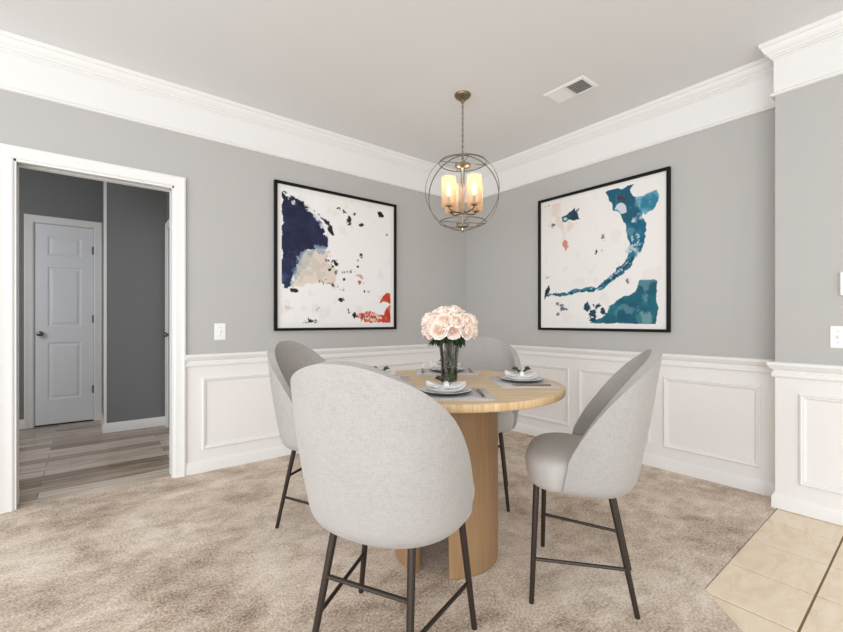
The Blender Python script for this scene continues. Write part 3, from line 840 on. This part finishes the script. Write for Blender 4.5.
def mk_placemat(label, loc, rz, g):
    m_ = MB(); a, b = .178, .135
    def rr(ins, z):
        P = []; r = .012
        for cx, cy, q0 in ((a - r, b - r, 0), (-a + r, b - r, 90), (-a + r, -b + r, 180), (a - r, -b + r, 270)):
            for i in range(5):
                q = R(q0 + 90 * i / 4); P.append((cx + (r - ins) * math.cos(q), cy + (r - ins) * math.sin(q), z))
        return P
    m_.loops([rr(0, 0), rr(0, .0025), rr(.001, .0035)])
    o = m_.build('placemat', M['placemat'], None, angle=60); o.location = loc; o.rotation_euler = (0, 0, rz)
    return tag(o, label, 'placemat', g)
def mk_plate(loc):
    e = thing('dinner_plate', 'x', 'plate', loc)
    m_ = MB(); m_.lathe([(0, .001), (.055, .001), (.058, .0), (.062, .002), (.098, .010), (.104, .015), (.1035, .0175)], 48); m_.build('underside', M['ceramic_shaded'], e, angle=60)
    m_ = MB(); m_.lathe([(.1035, .0172), (.1015, .0185), (.094, .0155), (.070, .0085), (.062, .006), (0, .006)], 48); m_.build('glaze', M['ceramic'], e, angle=60)
    return e
def mk_bowl(loc):
    m_ = MB(); m_.lathe([(0, .002), (.040, 0), (.044, .002), (.066, .010), (.0735, .018), (.072, .020), (.062, .0135), (.045, .0085), (0, .007)], 40)
    o = m_.build('side_plate', M['ceramic'], None, angle=60); o.location = loc
    return o
def mk_napkin(loc, rz):
    e = thing('napkin', 'x', 'napkin', loc, rz)
    m_ = MB(); L = []; n = 28; N = 26
    for i in range(N + 1):
        t = -1 + 2 * i / N; at = abs(t)
        w = (.013 + .036 * min(1, at * 1.7) ** .8) * (1 - .80 * max(0, at - .55) ** 1.6 / .45 ** 1.6); h = .009 + .008 * math.sin(min(1, at * 1.3) * PI * .5) * (1 - .8 * at)
        zc = .012 + .015 * at ** 2.2; ring = []
        for k_ in range(n):
            q = 2 * PI * k_ / n
            rp = 1 + (.24 * math.sin(4 * q + 6 * t) + .13 * math.sin(7 * q - 9 * t) + .07 * math.sin(13 * q + 17 * t)) * min(1, at * 2 + .2)
            ring.append((t * .080, w * math.cos(q) * rp, max(.0008, zc + h * math.sin(q) * rp)))
        L.append(ring)
    m_.loops(L); m_.build('cloth', M['napkin'], e, angle=0)
    m_ = MB(); m_.lathe([(.0165, -.010), (.0185, -.010), (.0185, .010), (.0165, .010)], 24, closed=True)
    o = m_.build('napkin_ring', M['ceramic'], e); o.rotation_euler = (0, R(90), 0); o.location = (0, 0, .0180)
    for sx in (-1, 1):
        m_ = MB(); rnd = random.Random(5 + sx)
        for q in range(6):
            a = R(-70 + 28 * q); smooth_leaf(m_, (sx * (.010 + .0022 * q), .004 * math.sin(q), .030 + .002 * q), (sx * math.cos(a) * .9, math.sin(a) * .7, .55), (0, 0, 1), .032 + .008 * rnd.random(), .022, 5, .2)
        m_.tube([(sx * .010, 0, .030), (sx * .018, .002, .034), (sx * .026, .003, .040)], .001, 5)
        m_.build('leaf_sprig', M['leaf'], e)
    return e
def mk_fork(loc, rz):
    m_ = MB()
    m_.tube([(0, -.085, .0035), (0, -.03, .0035), (0, .025, .003), (0, .040, .0045)], [.005, .0042, .0024, .003], flat=None, n=8)
    m_.tube([(-.009, .046, .0045), (0, .041, .004), (.009, .046, .0045)], .0022, 6)
    for x in (-.009, -.003, .003, .009): m_.tube([(x, .045, .0045), (x, .065, .0035), (x, .088, .006)], [.0016, .0015, .0008], 6)
    o = m_.build('fork', M['copper'], None); o.location = loc; o.rotation_euler = (0, 0, rz); return o
def mk_knife(loc, rz):
    m_ = MB(); m_.tube([(0, -.095, .004), (0, -.05, .004), (0, -.005, .004)], [.0052, .0048, .0036], 8)
    m_.loops([[(-.004, -.006, .002), (.004, -.006, .002), (.004, -.006, .0055), (-.004, -.006, .0055)], [(-.008, .06, .0025), (.006, .06, .003), (.006, .06, .0042), (-.008, .06, .0032)], [(-.002, .108, .003), (.005, .108, .003), (.005, .108, .004), (-.002, .108, .0036)]])
    o = m_.build('knife', M['copper'], None); o.location = loc; o.rotation_euler = (0, 0, rz); return o

VR = TROT                       # settings are squared up with the table's own axes
CX0, CZ0 = 0.119, 2.02          # table centre seen from the camera stand, metres across and away
SET = [('nearest the camera, below the vase', 0.098, 1.685, 0, .002, 0.0),
       ('beside the side-on chair at the bare end', 0.482, 2.02, 90, -.004, 0.0),
       ('on the far side behind the vase', 0.145, 2.422, 180, .0, .0),
       ('half hidden by the largest chair back', -0.200, 2.03, 270, .0, .0)]
protos = None
for i, (where, X, Z, rot, dx, dz) in enumerate(SET):
    wx, wy = cam_local(X - CX0, Z - CZ0)
    mk_placemat('grey woven placemat ' + where, (wx, wy, TH), VR + R(rot), 'woven placemats')
    if i == 0:
        pl, bo, na, fo, kn = mk_plate((0, 0, 0)), mk_bowl((0, 0, 0)), mk_napkin((0, 0, 0), 0), mk_fork((0, 0, 0), 0), mk_knife((0, 0, 0), 0)
        protos = (pl, bo, na, fo, kn)
    else:
        pl, bo, na, fo, kn = [copy_tree(o) for o in protos]
    z = TH + .0035
    pl.location = (wx, wy, z); bo.location = (wx, wy, z + .0062); na.location = (wx, wy, z + .0062 + .0075)
    pl.rotation_euler = (0, 0, VR); na.rotation_euler = (0, 0, VR + R((3, -4, 5, -3)[i]))
    tag(pl, 'white dinner plate with shade-painted underside ' + where, 'plate', 'dinner plates')
    tag(bo, 'small white side plate under the napkin ' + where, 'plate', 'side plates')
    tag(na, 'white ringed napkin with green leaves ' + where, 'napkin', 'napkins on the plates')
    def loc_off(a, b):
        c, s = math.cos(VR + R(rot)), math.sin(VR + R(rot)); return (wx + a * c - b * s, wy + a * s + b * c, z)
    fo.location = loc_off(-.140, -.012); kn.location = loc_off(.140, -.012)
    fo.rotation_euler = (0, 0, VR + R(rot)); kn.rotation_euler = (0, 0, VR + R(rot))
    tag(fo, 'copper fork on the placemat ' + where, 'fork', 'forks')
    tag(kn, 'copper knife on the placemat ' + where, 'knife', 'knives')

# ------------------------------------------------------------------ vase and roses
vx, vy = cam_local(0.136 - CX0, 2.06 - CZ0)
def vase():
    e = thing('glass_vase', 'clear glass vase of water holding the pale pink roses', 'vase', (vx, vy, TH), 0)
    m_ = MB(); o_ = [(0, 0), (.036, 0), (.040, .004), (.041, .02), (.040, .07), (.042, .11), (.050, .17), (.057, .215)]
    i_ = [(.0545, .215), (.0475, .17), (.0395, .11), (.0375, .07), (.0385, .022), (.034, .014), (0, .013)]
    m_.lathe(o_ + i_, 40); m_.build('vessel', M['glass'], e, angle=60)
    m_ = MB(); m_.lathe([(0, .0135), (.0335, .0145), (.038, .022), (.037, .07), (.039, .11), (.042, .135), (0, .135)], 40); m_.build('water', M['water'], e, angle=60)
    return e
vase()
def rose_bloom(scale=1.0):
    """two meshes: outer petals and inner peach bud, origin at the bloom's base"""
    outer = MB(); inner = MB(); rnd = random.Random(4)
    def petal(mb, az, r0, r1, h, w, lean, n=6, mcols=5):
        v = []; f = []
        for i in range(n + 1):
            t = i / n; rad = r0 * math.sin(min(1, t * 1.25) * PI / 2) + (r1 - r0) * t ** 2.2
            z = h * (t ** .85) - (lean * .3 * h * max(0, t - .75) / .25)
            ww = w * (math.sin(PI * (0.12 + .70 * t)) ** .7)
            for j in range(mcols + 1):
                s = -1 + 2 * j / mcols
                a = az + s * ww
                rr = rad * (1 - .05 * s * s) + .0015 * math.sin(5 * s + az * 3) * t
                v.append((rr * math.cos(a), rr * math.sin(a), z - .004 * s * s * t))
        for i in range(n):
            for j in range(mcols):
                p = i * (mcols + 1) + j; f.append((p, p + 1, p + mcols + 2, p + mcols + 1))
        mb.add(v, f)
    for q in range(4): petal(inner, q * PI / 2 + .3, .0085, .006, .040, 1.0, 0)
    for q in range(4): petal(inner, q * PI / 2 + 1.0, .0135, .0125, .041, .95, 0)
    for q in range(5): petal(outer, q * 2 * PI / 5 + .1, .019, .021, .040, .85, .2)
    for q in range(6): petal(outer, q * PI / 3 + .5, .024, .030, .036, .75, .6)
    for q in range(6): petal(outer, q * PI / 3 + 1.1, .027, .037, .029, .68, 1.0)
    return outer, inner
def make_rose():
    e = thing('rose', 'pale pink rose in the bouquet held by the glass vase', 'rose', (0, 0, 0), 0, 'roses in the glass vase')
    a, b = rose_bloom()
    bl = a.build('bloom', M['petal'], e, angle=0, solidify=.0006); b.build('bud', M['petal_inner'], bl, angle=0, solidify=.0006)
    c = MB()
    c.lathe([(0, -.010), (.006, -.008), (.011, -.001), (.012, .004), (0, .005)], 12)
    for q in range(5): smooth_leaf(c, (0, 0, -.002), (math.cos(q * 1.257), math.sin(q * 1.257), -.1), (0, 0, 1), .030, .009, 5, .5)
    c.build('sepals', M['leaf'], e)
    return e
roses = []
proto = make_rose(); rnd = random.Random(11)
spots = [(0, 0)] + [(52 * .55, 60 * q + 12) for q in range(6)] + [(62, 30 * q + 5 + rnd.uniform(-6, 6)) for q in range(12)] + [(88, 36 * q + 20 + rnd.uniform(-6, 6)) for q in range(10)]
copies = [proto] + [copy_tree(proto) for _ in spots[1:]]
for i, (pol, az) in enumerate(spots):
    pol = pol + rnd.uniform(-4, 4) * (i > 0); p, a = R(pol), R(az)
    d = Vector((math.sin(p) * math.cos(a), math.sin(p) * math.sin(a), math.cos(p)))
    rad = .088 + rnd.uniform(-.008, .008)
    base = Vector((0, 0, .242)) + Vector((d.x * rad * 1.03, d.y * rad * 1.03, d.z * rad * .92)) 
    o = copies[i]
    tilt = Vector((d.x, d.y, d.z + .22)).normalized()
    o.location = (vx + base.x, vy + base.y, TH + base.z)
    o.rotation_euler = (tilt.to_track_quat('Z', 'Y') @ Matrix.Rotation(rnd.uniform(0, 6), 3, 'Z').to_quaternion()).to_euler()
    s = rnd.uniform(1.16, 1.36); o.scale = (s, s, s)
    # its own stem, down through the vase neck
    Minv = (Matrix.Translation(o.location) @ o.rotation_euler.to_matrix().to_4x4() @ Matrix.Scale(s, 4)).inverted()
    ja, jr = rnd.uniform(0, 6.28), rnd.uniform(.004, .022)
    neck = Vector((d.x * .026, d.y * .026, .190)); mid = Vector((math.cos(ja + 2) * .022, math.sin(ja + 2) * .022, .10)); foot = Vector((math.cos(ja) * jr, math.sin(ja) * jr, .022))
    W = [base - tilt * .004, (base * .45 + neck * .55) + Vector((0, 0, -.004)), neck, mid, foot]
    W = [Minv @ (q + Vector((vx, vy, TH))) for q in W]
    st = MB(); st.tube(W, .0022 / s, 6); st.build('stem', M['stem'], o)
    roses.append((o, i, d.dot(Vector((-.624, -.7815, 0))), (vx + base.x) * .7815 - (vy + base.y) * .624))
    if True:
        lf = MB()
        if i >= 7:
            for q in range(4 if i >= 19 else 0):
                a2 = a + rnd.uniform(-.9, .9); zz = .212 + rnd.uniform(-.010, .02); r0 = .050 + rnd.uniform(-.014, .022)
                bp = Minv @ Vector((vx + r0 * math.cos(a2), vy + r0 * math.sin(a2), TH + zz))
                dd = Minv.to_3x3() @ Vector((math.cos(a2), math.sin(a2), rnd.uniform(-1.3, -.25))); uu = Minv.to_3x3() @ Vector((0, 0, 1))
                smooth_leaf(lf, bp, dd, uu, .032 + .012 * rnd.random(), .022, 6, .35)
        for q in range(2):
            a2 = rnd.uniform(0, 6.28); r0 = .012
            bp = Minv @ Vector((vx + r0 * math.cos(a2), vy + r0 * math.sin(a2), TH + rnd.uniform(.03, .12)))
            dd = Minv.to_3x3() @ Vector((math.cos(a2) * .45, math.sin(a2) * .45, rnd.uniform(-1, 1))); uu = Minv.to_3x3() @ Vector((math.cos(a2), math.sin(a2), 0))
            smooth_leaf(lf, bp, dd, uu, .030, .020, 5, .1)
        lf.build('foliage', M['leaf'], o)

ORD = ['leftmost', 'second from the left', 'third from the left', 'fourth from the left', 'fifth from the left', 'sixth from the left', 'seventh from the left', 'eighth from the left']
for tier, (lo_, hi_) in (('highest ring', (1, 7)), ('middle ring', (7, 19)), ('lowest ring', (19, 29))):
    front = sorted([q for q in roses if lo_ <= q[1] < hi_ and q[2] > 0.08], key=lambda q: q[3])
    for q in roses:
        if lo_ <= q[1] < hi_: q[0]['label'] = 'pale pink rose on the far side of the bouquet, %s' % tier
    for k_, q in enumerate(front): q[0]['label'] = 'pale pink rose, %s in the front of the bouquet\'s %s' % (ORD[k_], tier)
proto['label'] = 'pale pink rose at the very top of the bouquet'

# ------------------------------------------------------------------ chairs
def interp(x, xs, ys):
    return float(np.interp(x, xs, ys))
def cat(x, xs, ys):
    """smooth (monotone-ish) interpolation"""
    xs = list(xs); ys = list(ys)
    if x <= xs[0]: return ys[0]
    if x >= xs[-1]: return ys[-1]
    i = max(j for j in range(len(xs)) if xs[j] <= x); i = min(i, len(xs) - 2)
    def sl(j):
        if j == 0: return (ys[1] - ys[0]) / (xs[1] - xs[0])
        if j == len(xs) - 1: return (ys[-1] - ys[-2]) / (xs[-1] - xs[-2])
        return (ys[j + 1] - ys[j - 1]) / (xs[j + 1] - xs[j - 1])
    h = xs[i + 1] - xs[i]; t = (x - xs[i]) / h
    return ys[i] * (1 + 2 * t) * (1 - t) ** 2 + ys[i + 1] * t * t * (3 - 2 * t) + h * sl(i) * t * (1 - t) ** 2 + h * sl(i + 1) * t * t * (t - 1)
ZB = 0.435
def shell():
    NCOL = 44; NR = 22; D = .252; Dc = .205; nexp = 2.35
    # plan of one side, param by arc: list of (x, d)
    def plan(q):           # q 0 back centre .. 1 wing front
        if q < .72:
            ph = q / .72 * PI / 2
            c = abs(math.cos(ph)) ** (2 / nexp); s = abs(math.sin(ph)) ** (2 / nexp)
            return s, Dc * (1 - c)
        return 1.0, Dc + (D - Dc) * (q - .72) / .28
    def top(d):
        return cat(d, [0, .01, .03, .06, .095, .13, .165, .200, .228, .252], [.985, .971, .947, .917, .876, .832, .780, .718, .655, .585])
    def yb(z): return cat(z, [.43, .50, .60, .75, .99], [-.172, -.186, -.205, -.232, -.268])
    def hw(z): return cat(z, [.43, .52, .65, .80, .99], [.226, .238, .248, .252, .246])
    rows = []
    def pt(q, sgn, t):
        xr, d = plan(q); T = top(d)
        # t in 0..1: bottom tuck, then up
        if t < .22:
            a = (t / .22) * PI / 2; r = .045 * max(0, 1 - d / .23) + .008
            ins = r * (1 - math.sin(a)); z = ZB + .028 * min(1, d / .2) + (.055 - .028 * min(1, d / .2)) * (1 - math.cos(a))
        else:
            ins = 0; z = ZB + .055 + (T - ZB - .055) * ((t - .22) / .78)
        w = hw(z) - ins; y = yb(z) + ins * max(0, 1 - d / Dc) + d
        x = sgn * w * xr
        return (x, y, z)
    cols = []
    for i in range(NCOL + 1):
        s = -1 + 2 * i / NCOL
        cols.append([pt(abs(s), 1 if s >= 0 else -1, j / NR) for j in range(NR + 1)])
    m_ = MB(); v = [p for c in cols for p in c]; f = []
    for i in range(NCOL):
        for j in range(NR):
            a = i * (NR + 1) + j; f.append((a, a + NR + 1, a + NR + 2, a + 1))
    m_.add(v, f); return m_
def seat():
    m_ = MB(); n = 64
    def outline(k):     # unit-ish plan
        P = []
        for i in range(n):
            q = 2 * PI * i / n; c, s = math.cos(q), math.sin(q)
            ex = 2.9
            x = .222 * math.copysign(abs(c) ** (2 / ex), c); y = .190 * math.copysign(abs(s) ** (2 / ex), s) + .045
            P.append((x, y))
        return P
    O = outline(0); L = []
    prof = [(.30, ZB + .004), (.62, ZB + .002), (.86, ZB + .003), (.935, ZB + .014), (.965, ZB + .036), (1.0, ZB + .072), (1.0, ZB + .100), (.975, ZB + .114), (.915, ZB + .128), (.80, ZB + .136), (.55, ZB + .141), (.25, ZB + .142)]
    for k_, z in prof: L.append([(x * k_ * (1 + .13 * min(1, max(0, (y - .02) / .09))), (y - .045) * k_ + .045, z) for x, y in O])
    m_.loops(L); return m_
def make_chair():
    e = thing('dining_chair', 'x', 'chair')
    sh = shell().build('backrest', M['linen'], e, angle=0, solidify=.038, subsurf=1)
    # second, softening bevel on the rim
    bv = sh.modifiers.new('bevel', 'BEVEL'); bv.width = .014; bv.segments = 3; bv.limit_method = 'ANGLE'; bv.angle_limit = R(50)
    sh.modifiers.move(2, 1)
    seat().build('seat', M['seat_cloth'], e, angle=0, subsurf=1)
    m_ = MB(); m_.box(-.14, .14, -.11, .18, ZB - .004, ZB + .012); m_.build('seat_pan', M['bronze'], e, smooth=False, bevel=.004)
    F = {}
    for sx in (-1, 1):
        for fr, top, foot in ((1, (sx * .172, .176, ZB + .030), (sx * .222, .190, 0)), (0, (sx * .128, -.092, ZB + .020), (sx * .163, -.186, 0))):
            m_ = MB(); m_.tube([foot, tuple(foot[i] * .5 + top[i] * .5 for i in range(3)), top], [.0095, .0110, .0125], 12)
            m_.build('leg', M['bronze'], e, angle=60); F[(sx, fr)] = (Vector(foot), Vector(top))
    def at(k_, z): a, b = F[k_]; return a.lerp(b, z / b.z)
    for sx in (-1, 1):
        m_ = MB(); m_.tube([at((sx, 1), .165), at((sx, 0), .165)], .0068, 10); m_.build('side_stretcher', M['bronze'], e)
    m_ = MB(); m_.tube([at((-1, 0), .275), at((1, 0), .275)], .0075, 10); m_.build('rear_stretcher', M['bronze'], e)
    return e
chair = make_chair()
CH = [('largest light grey chair, seen from behind, backrest nearest the camera', (-2.560, -2.205), -63.5),
      ('light grey chair seen side-on with its whole seat showing, before the wainscot', (-1.714, -2.428), 29.8),
      ('light grey chair against the doorway wall, partly hidden by the largest chair', (-2.33, -1.232), 32.3 + 180),
      ('light grey chair facing the camera across the table behind the roses', (-1.41, -1.515), -57.8 + 180)]
for i, (lab, (x, y), rz) in enumerate(CH):
    o = chair if i == 0 else copy_tree(chair)
    o.location = (x, y, 0); o.rotation_euler = (0, 0, R(rz)); o.scale = (1.08, 1.06, 1) if i == 0 else (1, 1, 1)
    tag(o, lab, 'chair', 'upholstered dining chairs round the table')
